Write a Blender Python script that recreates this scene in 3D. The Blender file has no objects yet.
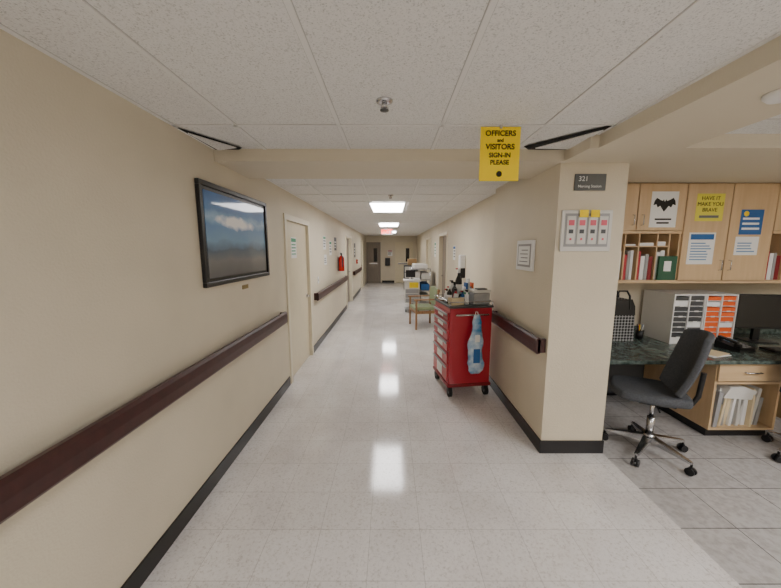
import bpy, bmesh, math, random
from mathutils import Vector, Matrix
random.seed(4)
S = bpy.context.scene
COL = S.collection

# ------------------------------------------------------------------ materials
def lin(c):
    c = c/255.0
    return c/12.92 if c <= 0.04045 else ((c+0.055)/1.055)**2.4
def rgb(t): return (lin(t[0]), lin(t[1]), lin(t[2]), 1)

def mat(name, color, rough=0.5, metal=0.0, var=0.0, vscale=8.0, bump=0.0, bscale=200.0,
        emit=None, estr=0.0, trans=0.0, alpha=1.0, color2=None, coat=0.0, spec=0.5):
    m = bpy.data.materials.new(name); m.use_nodes = True
    nt = m.node_tree; b = nt.nodes['Principled BSDF']
    b.inputs['Base Color'].default_value = rgb(color)
    b.inputs['Roughness'].default_value = rough
    b.inputs['Metallic'].default_value = metal
    b.inputs['Specular IOR Level'].default_value = spec
    b.inputs['Coat Weight'].default_value = coat
    b.inputs['Transmission Weight'].default_value = trans
    b.inputs['Alpha'].default_value = alpha
    tc = nt.nodes.new('ShaderNodeTexCoord')
    if color2 is None and var > 0:
        color2 = tuple(max(0, c*(1-var)) for c in color)
    if color2 is not None:
        n = nt.nodes.new('ShaderNodeTexNoise'); n.inputs['Scale'].default_value = vscale
        n.inputs['Detail'].default_value = 4
        nt.links.new(tc.outputs['Object'], n.inputs['Vector'])
        r = nt.nodes.new('ShaderNodeValToRGB')
        r.color_ramp.elements[0].position = 0.35; r.color_ramp.elements[1].position = 0.65
        r.color_ramp.elements[0].color = rgb(color); r.color_ramp.elements[1].color = rgb(color2)
        nt.links.new(n.outputs['Fac'], r.inputs['Fac'])
        nt.links.new(r.outputs['Color'], b.inputs['Base Color'])
    if bump > 0:
        n2 = nt.nodes.new('ShaderNodeTexNoise'); n2.inputs['Scale'].default_value = bscale
        n2.inputs['Detail'].default_value = 3
        nt.links.new(tc.outputs['Object'], n2.inputs['Vector'])
        bp = nt.nodes.new('ShaderNodeBump'); bp.inputs['Strength'].default_value = bump
        bp.inputs['Distance'].default_value = 0.01
        nt.links.new(n2.outputs['Fac'], bp.inputs['Height'])
        nt.links.new(bp.outputs['Normal'], b.inputs['Normal'])
    if emit is not None:
        b.inputs['Emission Color'].default_value = rgb(emit)
        b.inputs['Emission Strength'].default_value = estr
    return m

def ramp_node(nt, stops):
    r = nt.nodes.new('ShaderNodeValToRGB')
    while len(r.color_ramp.elements) < len(stops): r.color_ramp.elements.new(0.5)
    for e, (p, c) in zip(r.color_ramp.elements, stops):
        e.position = p; e.color = rgb(c)
    return r

def mat_vct():
    m = bpy.data.materials.new('vct_floor'); m.use_nodes = True
    nt = m.node_tree; L = nt.links.new; b = nt.nodes['Principled BSDF']
    tc = nt.nodes.new('ShaderNodeTexCoord')
    br = nt.nodes.new('ShaderNodeTexBrick'); br.offset = 0; br.squash = 1
    br.inputs['Scale'].default_value = 1
    br.inputs['Brick Width'].default_value = 0.305; br.inputs['Row Height'].default_value = 0.305
    br.inputs['Mortar Size'].default_value = 0.0013; br.inputs['Mortar Smooth'].default_value = 0.3
    br.inputs['Bias'].default_value = 0
    br.inputs['Color1'].default_value = rgb((234,231,229)); br.inputs['Color2'].default_value = rgb((229,226,224))
    br.inputs['Mortar'].default_value = rgb((180,175,171))
    L(tc.outputs['Object'], br.inputs['Vector'])
    n = nt.nodes.new('ShaderNodeTexNoise'); n.inputs['Scale'].default_value = 70; n.inputs['Detail'].default_value = 6
    n.inputs['Roughness'].default_value = 0.75
    L(tc.outputs['Object'], n.inputs['Vector'])
    r = ramp_node(nt, [(0.36,(184,176,169)),(0.47,(246,245,244)),(0.62,(255,255,255))])
    L(n.outputs['Fac'], r.inputs['Fac'])
    mx = nt.nodes.new('ShaderNodeMix'); mx.data_type='RGBA'; mx.blend_type='MULTIPLY'; mx.inputs[0].default_value = 0.6
    L(br.outputs['Color'], mx.inputs[6]); L(r.outputs['Color'], mx.inputs[7])
    n3 = nt.nodes.new('ShaderNodeTexNoise'); n3.inputs['Scale'].default_value = 2.2; n3.inputs['Detail'].default_value = 5
    L(tc.outputs['Object'], n3.inputs['Vector'])
    r3 = ramp_node(nt, [(0.3,(240,238,237)),(0.6,(255,255,255))])
    L(n3.outputs['Fac'], r3.inputs['Fac'])
    m2 = nt.nodes.new('ShaderNodeMix'); m2.data_type='RGBA'; m2.blend_type='MULTIPLY'; m2.inputs[0].default_value = 1
    L(mx.outputs[2], m2.inputs[6]); L(r3.outputs['Color'], m2.inputs[7])
    L(m2.outputs[2], b.inputs['Base Color'])
    b.inputs['Roughness'].default_value = 0.10
    b.inputs['Specular IOR Level'].default_value = 0.75
    n4 = nt.nodes.new('ShaderNodeTexNoise'); n4.inputs['Scale'].default_value = 9; n4.inputs['Detail'].default_value = 3
    L(tc.outputs['Object'], n4.inputs['Vector'])
    bp = nt.nodes.new('ShaderNodeBump'); bp.inputs['Strength'].default_value = 0.05; bp.inputs['Distance'].default_value = 0.01
    L(n4.outputs['Fac'], bp.inputs['Height']); L(bp.outputs['Normal'], b.inputs['Normal'])
    return m

def mat_station_floor():
    m = bpy.data.materials.new('station_floor_tile'); m.use_nodes = True
    nt = m.node_tree; L = nt.links.new; b = nt.nodes['Principled BSDF']
    tc = nt.nodes.new('ShaderNodeTexCoord')
    mp = nt.nodes.new('ShaderNodeMapping'); mp.inputs['Location'].default_value = (0.0, 0.02, 0)
    L(tc.outputs['Object'], mp.inputs['Vector'])
    br = nt.nodes.new('ShaderNodeTexBrick'); br.offset = 0; br.squash = 1
    br.inputs['Scale'].default_value = 1
    br.inputs['Brick Width'].default_value = 0.45; br.inputs['Row Height'].default_value = 0.33
    br.inputs['Mortar Size'].default_value = 0.003; br.inputs['Mortar Smooth'].default_value = 0.2
    br.inputs['Color1'].default_value = rgb((192,189,187)); br.inputs['Color2'].default_value = rgb((184,181,179))
    br.inputs['Mortar'].default_value = rgb((84,81,80))
    L(mp.outputs['Vector'], br.inputs['Vector'])
    n = nt.nodes.new('ShaderNodeTexNoise'); n.inputs['Scale'].default_value = 30; n.inputs['Detail'].default_value = 5
    L(tc.outputs['Object'], n.inputs['Vector'])
    r = ramp_node(nt, [(0.3,(225,222,220)),(0.6,(255,255,255))]); L(n.outputs['Fac'], r.inputs['Fac'])
    mx = nt.nodes.new('ShaderNodeMix'); mx.data_type='RGBA'; mx.blend_type='MULTIPLY'; mx.inputs[0].default_value = 1
    L(br.outputs['Color'], mx.inputs[6]); L(r.outputs['Color'], mx.inputs[7]); L(mx.outputs[2], b.inputs['Base Color'])
    b.inputs['Roughness'].default_value = 0.32
    return m

def mat_ceiling():
    m = bpy.data.materials.new('ceiling_tile'); m.use_nodes = True
    nt = m.node_tree; L = nt.links.new; b = nt.nodes['Principled BSDF']
    tc = nt.nodes.new('ShaderNodeTexCoord')
    v = nt.nodes.new('ShaderNodeTexNoise'); v.inputs['Scale'].default_value = 150; v.inputs['Detail'].default_value = 4
    v.inputs['Roughness'].default_value = 0.7
    L(tc.outputs['Object'], v.inputs['Vector'])
    r = ramp_node(nt, [(0.34,(176,175,172)),(0.46,(227,226,223)),(0.7,(233,232,230))])
    L(v.outputs['Fac'], r.inputs['Fac']); L(r.outputs['Color'], b.inputs['Base Color'])
    bp = nt.nodes.new('ShaderNodeBump'); bp.inputs['Strength'].default_value = 0.15; bp.inputs['Distance'].default_value = 0.01
    L(v.outputs['Fac'], bp.inputs['Height']); L(bp.outputs['Normal'], b.inputs['Normal'])
    b.inputs['Roughness'].default_value = 0.9
    return m

def mat_wood(name, c1, c2, scale=3.0, rough=0.4, axis='Z'):
    m = bpy.data.materials.new(name); m.use_nodes = True
    nt = m.node_tree; L = nt.links.new; b = nt.nodes['Principled BSDF']
    tc = nt.nodes.new('ShaderNodeTexCoord'); mp = nt.nodes.new('ShaderNodeMapping')
    sc = {'Z':(12,12,1),'Y':(12,1,12),'X':(1,12,12)}[axis]
    mp.inputs['Scale'].default_value = sc
    L(tc.outputs['Object'], mp.inputs['Vector'])
    n = nt.nodes.new('ShaderNodeTexNoise'); n.inputs['Scale'].default_value = scale; n.inputs['Detail'].default_value = 5
    L(mp.outputs['Vector'], n.inputs['Vector'])
    r = ramp_node(nt, [(0.3,c1),(0.7,c2)]); L(n.outputs['Fac'], r.inputs['Fac'])
    L(r.outputs['Color'], b.inputs['Base Color']); b.inputs['Roughness'].default_value = rough
    return m

def mat_picture():
    m = bpy.data.materials.new('landscape_print'); m.use_nodes = True
    nt = m.node_tree; L = nt.links.new; b = nt.nodes['Principled BSDF']
    tc = nt.nodes.new('ShaderNodeTexCoord')
    sep = nt.nodes.new('ShaderNodeSeparateXYZ'); L(tc.outputs['Generated'], sep.inputs['Vector'])
    n = nt.nodes.new('ShaderNodeTexNoise'); n.inputs['Scale'].default_value = 5.0; n.inputs['Detail'].default_value = 8
    L(tc.outputs['Generated'], n.inputs['Vector'])
    ad = nt.nodes.new('ShaderNodeMath'); ad.operation='MULTIPLY_ADD'; ad.inputs[1].default_value = 0.16; ad.inputs[2].default_value = -0.08
    L(n.outputs['Fac'], ad.inputs[0])
    a2 = nt.nodes.new('ShaderNodeMath'); a2.operation='ADD'; L(ad.outputs[0], a2.inputs[0]); L(sep.outputs['Z'], a2.inputs[1])
    r = ramp_node(nt, [(0.0,(84,84,86)),(0.2,(112,112,112)),(0.33,(62,86,106)),(0.45,(108,152,188)),(0.62,(84,136,188)),
                       (0.72,(150,188,220)),(0.8,(76,128,186)),(1.0,(56,104,168))])
    L(a2.outputs[0], r.inputs['Fac'])
    # elongated cloud band
    sub = nt.nodes.new('ShaderNodeVectorMath'); sub.operation='SUBTRACT'; sub.inputs[1].default_value=(0.5,0.45,0.68)
    L(tc.outputs['Generated'], sub.inputs[0])
    mul = nt.nodes.new('ShaderNodeVectorMath'); mul.operation='MULTIPLY'; mul.inputs[1].default_value=(0,1.7,6.5)
    L(sub.outputs[0], mul.inputs[0])
    ln = nt.nodes.new('ShaderNodeVectorMath'); ln.operation='LENGTH'; L(mul.outputs[0], ln.inputs[0])
    n5 = nt.nodes.new('ShaderNodeTexNoise'); n5.inputs['Scale'].default_value=6; n5.inputs['Detail'].default_value=8
    L(tc.outputs['Generated'], n5.inputs['Vector'])
    a3 = nt.nodes.new('ShaderNodeMath'); a3.operation='MULTIPLY_ADD'; a3.inputs[1].default_value=-1.0; L(n5.outputs['Fac'], a3.inputs[0])
    a3b = nt.nodes.new('ShaderNodeMath'); a3b.operation='ADD'; a3b.inputs[1].default_value=0.5; L(ln.outputs['Value'], a3b.inputs[0])
    L(a3b.outputs[0], a3.inputs[2])
    rc = nt.nodes.new('ShaderNodeValToRGB'); rc.color_ramp.elements[0].position=0.32; rc.color_ramp.elements[0].color=(1,1,1,1)
    rc.color_ramp.elements[1].position=0.6; rc.color_ramp.elements[1].color=(0,0,0,1)
    L(a3.outputs[0], rc.inputs['Fac'])
    mx = nt.nodes.new('ShaderNodeMix'); mx.data_type='RGBA'; L(rc.outputs['Color'], mx.inputs[0]); L(r.outputs['Color'], mx.inputs[6]); mx.inputs[7].default_value=rgb((252,253,255))
    L(mx.outputs[2], b.inputs['Base Color'])
    b.inputs['Roughness'].default_value = 0.5
    b.inputs['Coat Weight'].default_value = 0.5; b.inputs['Coat Roughness'].default_value = 0.04
    return m

def mat_checker(name, c1, c2, scale):
    m = bpy.data.materials.new(name); m.use_nodes = True
    nt = m.node_tree; L = nt.links.new; b = nt.nodes['Principled BSDF']
    tc = nt.nodes.new('ShaderNodeTexCoord'); mp = nt.nodes.new('ShaderNodeMapping')
    mp.inputs['Rotation'].default_value = (0, math.radians(45), 0)
    L(tc.outputs['Object'], mp.inputs['Vector'])
    c = nt.nodes.new('ShaderNodeTexChecker'); c.inputs['Scale'].default_value = scale
    c.inputs['Color1'].default_value = rgb(c1); c.inputs['Color2'].default_value = rgb(c2)
    L(mp.outputs['Vector'], c.inputs['Vector']); L(c.outputs['Color'], b.inputs['Base Color'])
    b.inputs['Roughness'].default_value = 0.7
    return m

M = {}
M['wall'] = mat('wall_paint_beige', (217,206,183), 0.55, var=0.03, vscale=2, bump=0.2, bscale=90)
M['wallL'] = mat('wall_paint_cream', (218,208,186), 0.55, var=0.03, vscale=2, bump=0.2, bscale=90)
M['soffit'] = mat('soffit_paint', (214,204,183), 0.6, bump=0.1, bscale=90)
M['floor'] = mat_vct(); M['sfloor'] = mat_station_floor(); M['ceil'] = mat_ceiling()
M['tbar'] = mat('tbar_white', (228,227,224), 0.5)
M['seam'] = mat('tbar_shadow_reveal', (186,184,180), 0.7)
M['black'] = mat('black_vinyl', (30,28,29), 0.35)
M['rail'] = mat('handrail_maroon', (70,38,36), 0.38, var=0.15, vscale=20)
M['rail2'] = mat('handrail_maroon_dark', (46,25,23), 0.4)
M['door'] = mat('door_cream', (222,211,182), 0.4, var=0.02)
M['frame'] = mat('doorframe_cream', (228,219,195), 0.35)
M['greydoor'] = mat_wood('door_greybrown', (142,130,116), (126,114,102))
M['maple'] = mat_wood('maple', (214,184,144), (202,171,130), 2.0)
M['mapleX'] = mat_wood('maple_h', (214,184,144), (202,171,130), 2.0, axis='X')
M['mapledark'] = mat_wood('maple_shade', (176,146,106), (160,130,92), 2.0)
M['counter'] = mat('counter_green_marble', (52,64,60), 0.25, vscale=22, color2=(104,118,112))
M['white'] = mat('white_plastic', (232,232,231), 0.4)
M['offwhite'] = mat('offwhite', (214,212,206), 0.45)
M['paper'] = mat('paper', (238,238,236), 0.7)
M['grey'] = mat('grey_plastic', (156,156,156), 0.45)
M['dgrey'] = mat('dark_grey_plastic', (70,72,74), 0.45)
M['fabric'] = mat('chair_fabric_charcoal', (82,85,90), 0.9, var=0.15, vscale=90, bump=0.2, bscale=400)
M['chrome'] = mat('brushed_silver', (205,205,207), 0.25, metal=1.0)
M['blk'] = mat('black_plastic', (20,20,22), 0.35)
M['screen'] = mat('screen_black', (10,12,16), 0.12)
M['red'] = mat('cart_red', (176,26,46), 0.32, coat=0.3)
M['redd'] = mat('cart_red_dark', (128,18,28), 0.4)
M['rubber'] = mat('rubber', (22,22,22), 0.7)
M['yellow'] = mat('yellow_paper', (255,222,0), 0.6)
M['pink'] = mat('pink_gauge', (222,90,108), 0.4)
M['blue'] = mat('blue_print', (40,100,165), 0.6)
M['teal'] = mat('teal_print', (60,150,110), 0.6)
M['green'] = mat('binder_green', (24,84,58), 0.4)
M['gpad'] = mat('green_vinyl', (142,156,120), 0.45)
M['wood'] = mat_wood('arm_wood', (156,118,80), (128,94,62))
M['orange'] = mat('orange_folder', (236,100,30), 0.6)
M['manila'] = mat('manila', (222,204,166), 0.7)
M['bag'] = mat('blue_plastic_bag', (70,140,196), 0.25, vscale=8, color2=(214,228,238), bump=0.8, bscale=25)
M['sign'] = mat('sign_grey', (92,94,92), 0.5)
M['pic'] = mat_picture()
M['check'] = mat_checker('check_cloth', (20,20,22), (150,150,150), 45)
M['light'] = mat('troffer_diffuser', (255,255,255), 0.5, emit=(254,251,250), estr=19.5)
M['exit'] = mat('exit_letters', (255,60,30), 0.5, emit=(255,60,30), estr=5.0)
M['dark'] = mat('gap_shade_dark', (12,12,12), 0.9)  # painted darkness for the ceiling gap sheets
M['brass'] = mat('brass_plate', (150,130,80), 0.4, metal=0.6)
M['clear'] = mat('clear_bottle', (200,210,215), 0.15)
M['exting'] = mat('extinguisher_red', (200,24,20), 0.25, coat=0.5)
M['cardb'] = mat('cardboard', (176,144,104), 0.8)

# ------------------------------------------------------------------ helpers
def link(o, parent=None):
    COL.objects.link(o)
    if parent is not None: o.parent = parent
    return o
def empty(name, loc=(0,0,0), rz=0):
    e = bpy.data.objects.new(name, None); e.location = loc; e.rotation_euler = (0,0,rz)
    e.empty_display_size = 0.1
    return link(e)
def bm_obj(name, bm, m, parent=None, smooth=False):
    me = bpy.data.meshes.new(name); bm.normal_update(); bm.to_mesh(me); bm.free()
    if m is not None:
        for mm in (m if isinstance(m, (list,tuple)) else [m]): me.materials.append(mm)
    if smooth:
        for p in me.polygons: p.use_smooth = True
    o = bpy.data.objects.new(name, me); return link(o, parent)
def box(name, x0,x1,y0,y1,z0,z1, m, parent=None, bev=0.0, seg=2, rot=None):
    bm = bmesh.new(); bmesh.ops.create_cube(bm, size=1)
    cx,cy,cz = (x0+x1)/2,(y0+y1)/2,(z0+z1)/2
    for v in bm.verts: v.co = Vector((v.co.x*(x1-x0), v.co.y*(y1-y0), v.co.z*(z1-z0)))
    if bev > 0:
        bmesh.ops.bevel(bm, geom=bm.edges[:], offset=bev, segments=seg, affect='EDGES', profile=0.5)
    o = bm_obj(name, bm, m, parent, smooth=False)
    o.location = (cx,cy,cz)
    if rot: o.rotation_euler = rot
    return o
def cyl(name, p0, p1, r, m, parent=None, seg=20, r2=None):
    p0, p1 = Vector(p0), Vector(p1); d = p1-p0
    bm = bmesh.new()
    bmesh.ops.create_cone(bm, cap_ends=True, segments=seg, radius1=r, radius2=(r if r2 is None else r2), depth=d.length)
    q = d.to_track_quat('Z','Y')
    bmesh.ops.rotate(bm, verts=bm.verts, cent=(0,0,0), matrix=q.to_matrix())
    o = bm_obj(name, bm, m, parent)
    for p in o.data.polygons: p.use_smooth = len(p.vertices) == 4
    o.location = (p0+p1)/2
    return o
def lathe(name, prof, loc, m, parent=None, seg=24):
    bm = bmesh.new(); rings = []
    for r,z in prof:
        rings.append([bm.verts.new((max(r,1e-4)*math.cos(2*math.pi*i/seg), max(r,1e-4)*math.sin(2*math.pi*i/seg), z)) for i in range(seg)])
    for a,b_ in zip(rings, rings[1:]):
        for i in range(seg): bm.faces.new((a[i],a[(i+1)%seg],b_[(i+1)%seg],b_[i]))
    bm.faces.new(rings[0][::-1]); bm.faces.new(rings[-1])
    o = bm_obj(name, bm, m, parent, smooth=True); o.location = loc; return o
def tube(name, pts, r, m, parent=None, cyc=False):
    cu = bpy.data.curves.new(name, 'CURVE'); cu.dimensions='3D'; cu.bevel_depth = r; cu.bevel_resolution = 3
    sp = cu.splines.new('POLY'); sp.points.add(len(pts)-1)
    for p,q in zip(sp.points, pts): p.co = (*q,1)
    sp.use_cyclic_u = cyc; cu.use_fill_caps = True
    cu.materials.append(m)
    return link(bpy.data.objects.new(name, cu), parent)
def prism(name, pts2, axis, a0, a1, m, parent=None):
    bm = bmesh.new()
    def mk(p,a):
        return {'Y':(p[0],a,p[1]),'X':(a,p[0],p[1]),'Z':(p[0],p[1],a)}[axis]
    A = [bm.verts.new(mk(p,a0)) for p in pts2]; B = [bm.verts.new(mk(p,a1)) for p in pts2]
    n = len(pts2); bm.faces.new(A); bm.faces.new(B[::-1])
    for i in range(n): bm.faces.new((A[i],B[i],B[(i+1)%n],A[(i+1)%n]))
    bmesh.ops.recalc_face_normals(bm, faces=bm.faces)
    return bm_obj(name, bm, m, parent)
def text(name, s, loc, size, m, face='-Y', parent=None, align='CENTER', off=0.0):
    cu = bpy.data.curves.new(name, 'FONT'); cu.body = s; cu.size = size; cu.align_x = align; cu.align_y='CENTER'
    cu.extrude = 0.0008; cu.offset = off; cu.materials.append(m)
    o = bpy.data.objects.new(name, cu); o.location = loc
    o.rotation_euler = {'-Y':(math.pi/2,0,0),'+X':(math.pi/2,0,math.pi/2),'-X':(math.pi/2,0,-math.pi/2)}[face]
    return link(o, parent)
def curved_pad(name, w, h, t, bend, m, parent=None, tuck=0.0):
    bm = bmesh.new(); nx, nz = 12, 12; g=[]
    for j in range(nz+1):
        row=[]
        for i in range(nx+1):
            a = -1+2*i/nx; c = -1+2*j/nz
            x = a*math.sqrt(1-0.28*c*c); z = c*math.sqrt(1-0.28*a*a)
            y = -bend*(a*a) + tuck*(1-c)*(1-c)*0.25*-1
            row.append(bm.verts.new((x*w/2, y, z*h/2)))
        g.append(row)
    for j in range(nz):
        for i in range(nx): bm.faces.new((g[j][i],g[j][i+1],g[j+1][i+1],g[j+1][i]))
    o = bm_obj(name, bm, m, parent, smooth=True)
    s = o.modifiers.new('sol','SOLIDIFY'); s.thickness = t; s.offset = 0
    b = o.modifiers.new('bev','BEVEL'); b.width = t*0.35; b.segments = 3; b.limit_method='ANGLE'
    return o

# ------------------------------------------------------------------ room shell
A = 1.29; CH = 2.44; BZ = 2.355; YB = -4.0; YE = 16.6; RX = 1.37; SY = 3.55; SX = 5.2
box('floor', -A-0.15, 1.80, YB, YE, -0.1, 0, M['floor'])
box('floor_station', 1.80, SX, YB, SY, -0.1, 0, M['sfloor'])
box('ceiling', -A-0.15, RX+0.2, YB, YE, CH, CH+0.1, M['ceil'])
box('ceiling_station', RX+0.2, SX, YB, SY, CH, CH+0.1, M['ceil'])

def wall_with_openings(prefix, x0, x1, y0, y1, openings, m):
    y = y0
    bm = bmesh.new()
    def addbox(a,b,c,d):
        r = bmesh.ops.create_cube(bm, size=1)
        for v in r['verts']:
            v.co = Vector(((x0+x1)/2+v.co.x*(x1-x0), (a+b)/2+v.co.y*(b-a), (c+d)/2+v.co.z*(d-c)))
    for (a,b,h) in openings:
        addbox(y,a,0,CH); addbox(a,b,h,CH); y=b
    addbox(y,y1,0,CH)
    return bm_obj(prefix, bm, m)
wall_with_openings('wall_left', -A-0.15, -A, YB, YE, [(3.92,5.0,2.1),(9.2,10.5,2.1),(13.6,14.7,2.1)], M['wallL'])
wall_with_openings('wall_right', RX, RX+0.15, 3.95, YE, [(7.7,8.9,2.1),(10.9,12.1,2.1)], M['wall'])
box('wall_column', 1.275, 1.79, 2.47, 3.95, 0, CH, M['wall'])
box('wall_station_back', 1.79, SX, SY, SY+0.15, 0, CH+0.1, M['wall'])
box('wall_station_right', SX, SX+0.15, YB, SY+0.15, 0, CH+0.1, M['wall'])
box('wall_rear', -A-0.15, SX+0.15, YB-0.15, YB, 0, CH+0.1, M['wall'])
box('wall_far', -A-0.15, RX+0.15, YE, YE+0.15, 0, CH, M['wall'])
box('beam_cross', -A, 1.275, 2.42, 3.0, BZ, CH, M['soffit'])
box('trim_soffit', 1.33, 1.87, YB, 2.42, BZ, CH, M['soffit'])
box('trim_soffit_station', 1.275, SX, 2.12, SY, BZ, CH, M['soffit'])
bpy.data.objects['trim_soffit_station'].location.z += 0.0005
bmg = bmesh.new(); bms = bmesh.new()
def strip(bm_, x0,x1,y0,y1,z0=CH-0.005,z1=CH):
    r = bmesh.ops.create_cube(bm_, size=1)
    for v in r['verts']:
        v.co = Vector(((x0+x1)/2+v.co.x*(x1-x0),(y0+y1)/2+v.co.y*(y1-y0),(z0+z1)/2+v.co.z*(z1-z0)))
def tb(x0,x1,y0,y1,ax):
    strip(bmg,x0,x1,y0,y1)
    g=0.003
    if ax=='Y': strip(bms,x0-g,x1+g,y0,y1,CH-0.0012,CH)
    else: strip(bms,x0,x1,y0-g,y1+g,CH-0.0010,CH)
for x in (-0.915,-0.305,0.305,0.915):
    tb(x-0.011,x+0.011,YB,2.42,'Y'); tb(x-0.011,x+0.011,3.0,YE,'Y')
for y in (-2.9,-1.68,-0.46,0.76,1.98): tb(-A,1.33,y-0.011,y+0.011,'X')
y=3.72
while y<YE: tb(-A,1.275,y-0.011,y+0.011,'X'); y+=1.22/2
tb(-A,-A+0.02,YB,2.42,'Y'); strip(bmg,1.31,1.33,YB,2.42); tb(-A,-A+0.02,3.0,YE,'Y')
for x in (1.89,2.48,3.09,3.7,4.31): tb(x-0.011,x+0.011,YB,2.11,'Y')
for y in (1.9,1.5,0.9,0.3,-0.3,-0.9): tb(1.875,SX,y-0.011,y+0.011,'X')
bm_obj('trim_ceiling_grid', bmg, M['tbar']); bm_obj('trim_ceiling_grid_reveal', bms, M['seam'])
prism('trim_gap_shade_left', [(-1.27,2.0),(-1.06,2.37),(-1.10,2.41),(-1.27,2.41)], 'Z', CH-0.009, CH-0.007, M['dark'])  # dark sheet below the ceiling, standing in for shade in an open gap
prism('trim_displaced_tile_left', [(-1.255,2.07),(-1.09,2.35),(-1.245,2.405)], 'Z', CH-0.016, CH-0.010, M['ceil'])
prism('trim_gap_shade_right', [(1.27,1.97),(0.94,2.34),(1.0,2.41),(1.3,2.41),(1.3,1.97)], 'Z', CH-0.009, CH-0.007, M['dark'])  # right-hand dark sheet, gap shade put in as colour
prism('trim_displaced_tile_right', [(1.285,2.02),(1.03,2.36),(1.285,2.38)], 'Z', CH-0.016, CH-0.010, M['ceil'])
BH=0.115
def bb(name,x0,x1,y0,y1): box(name,x0,x1,y0,y1,0,BH,M['black'],bev=0.003)
bb('baseboard_left',-A,-A+0.012,YB,3.84)
bb('baseboard_left_mid',-A,-A+0.012,5.08,9.12)
bb('baseboard_left_far',-A,-A+0.012,10.58,13.5)
bb('baseboard_column_side',1.263,1.275,2.458,3.95)
bb('baseboard_column_front',1.275,1.802,2.458,2.47)
bb('baseboard_column_station',1.79,1.802,2.47,SY)
bb('baseboard_right',RX-0.012,RX,3.95,7.62)
bb('baseboard_right_far',RX-0.012,RX,8.98,10.82)
bb('baseboard_far',-0.45,0.2,YE-0.012,YE)
bb('baseboard_station',1.802,SX,SY-0.012,SY)

# ------------------------------------------------------------------ doors
def door(name, side, y0, y1, slab, recess=0.05, window=False, h=2.1):
    e = empty(name)
    if side=='L': xi=-A; s=-1
    else: xi=RX; s=1
    def bx(n,d0,d1,ya,yb,z0,z1,m,bev=0.0):
        a,b = xi+s*d0, xi+s*d1
        return box(n,min(a,b),max(a,b),ya,yb,z0,z1,m,e,bev)
    bx('jamb_near',-0.018,0.14,y0-0.05,y0+0.02,0,h+0.0,M['frame'],0.003)
    bx('jamb_far',-0.018,0.14,y1-0.02,y1+0.05,0,h+0.0,M['frame'],0.003)
    bx('head',-0.018,0.14,y0-0.05,y1+0.05,h-0.02,h+0.05,M['frame'],0.003)
    bx('slab',recess,recess+0.045,y0+0.023,y1-0.023,0.01,h-0.022,slab)
    if window:
        bx('vision_glass',recess-0.004,recess,y0+0.2,y0+0.45,1.1,1.75,M['screen'])
    yk=y1-0.1
    x_=xi+s*(recess-0.0)
    cyl('handle_rose',(x_,yk,1.0),(x_-s*0.012,yk,1.0),0.03,M['chrome'],e)
    cyl('handle_neck',(x_-s*0.012,yk,1.0),(x_-s*0.045,yk,1.0),0.009,M['chrome'],e)
    tube('handle_lever',[(x_-s*0.045,yk,1.0),(x_-s*0.045,yk-0.1,1.0)],0.009,M['chrome'],e)
    return e
door('door_1','L',3.92,5.0,M['door'],0.03)
door('door_2','L',9.2,10.5,M['greydoor'],0.09,True)
door('door_3','L',13.6,14.7,M['door'],0.05)
door('door_4','R',7.7,8.9,M['greydoor'],0.09)
door('door_5','R',10.9,12.1,M['door'],0.05)
def end_door(name,x0,x1,m):
    e = empty(name)
    box('slab',x0,x1,YE-0.05,YE-0.005,0.01,2.05,m,e)
    box('jamb_right',x1,x1+0.06,YE-0.06,YE-0.002,0,2.11,m,e)
    box('jamb_left',x0-0.06,x0,YE-0.06,YE-0.002,0,2.11,m,e)
    box('head',x0,x1,YE-0.06,YE-0.002,2.05,2.11,m,e)
    box('glass',x1-0.3,x1-0.12,YE-0.056,YE-0.05,1.1,1.8,M['screen'],e)
    box('push_bar',x0+0.1,x1-0.1,YE-0.1,YE-0.05,0.98,1.05,M['chrome'],e)
end_door('door_6',-1.2,-0.58,M['greydoor'])
end_door('door_7',0.3,1.1,M['door'])

# ------------------------------------------------------------------ handrails
def handrail(x, s, y0, y1, zc=0.93):
    e = empty('handrail')
    prof=[(0.045,-0.065),(0.07,-0.07),(0.082,-0.055),(0.085,0.0),(0.082,0.05),(0.07,0.068),(0.045,0.065)]
    prism('rail',[(x+s*p[0],zc+p[1]) for p in prof],'Y',y0,y1,M['rail'],e)
    prism('inner_channel',[(x+s*p[0],zc+p[1]) for p in [(0.03,-0.04),(0.045,-0.04),(0.045,0.04),(0.03,0.04)]],'Y',y0+0.01,y1-0.01,M['rail2'],e)
    for k,yy in enumerate((y0,y1-0.02)):
        box('end_return_%d'%(k+1), min(x+s*0.001,x+s*0.07),max(x+s*0.001,x+s*0.07),yy,yy+0.02,zc-0.06,zc+0.06,M['rail'],e,0.004)
    n=max(2,int((y1-y0)/0.8)); 
    for i in range(n+1):
        yy=y0+0.06+(y1-y0-0.16)*i/n
        box('bracket_%d'%i,min(x+s*0.001,x+s*0.04),max(x+s*0.001,x+s*0.04),yy,yy+0.04,zc-0.035,zc+0.035,M['rail2'],e)
    return e
handrail(-A,1,-2.6,3.62)
handrail(-A,1,5.25,8.9)
handrail(-A,1,10.7,13.4)
handrail(1.275,-1,2.5,3.7)

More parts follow.
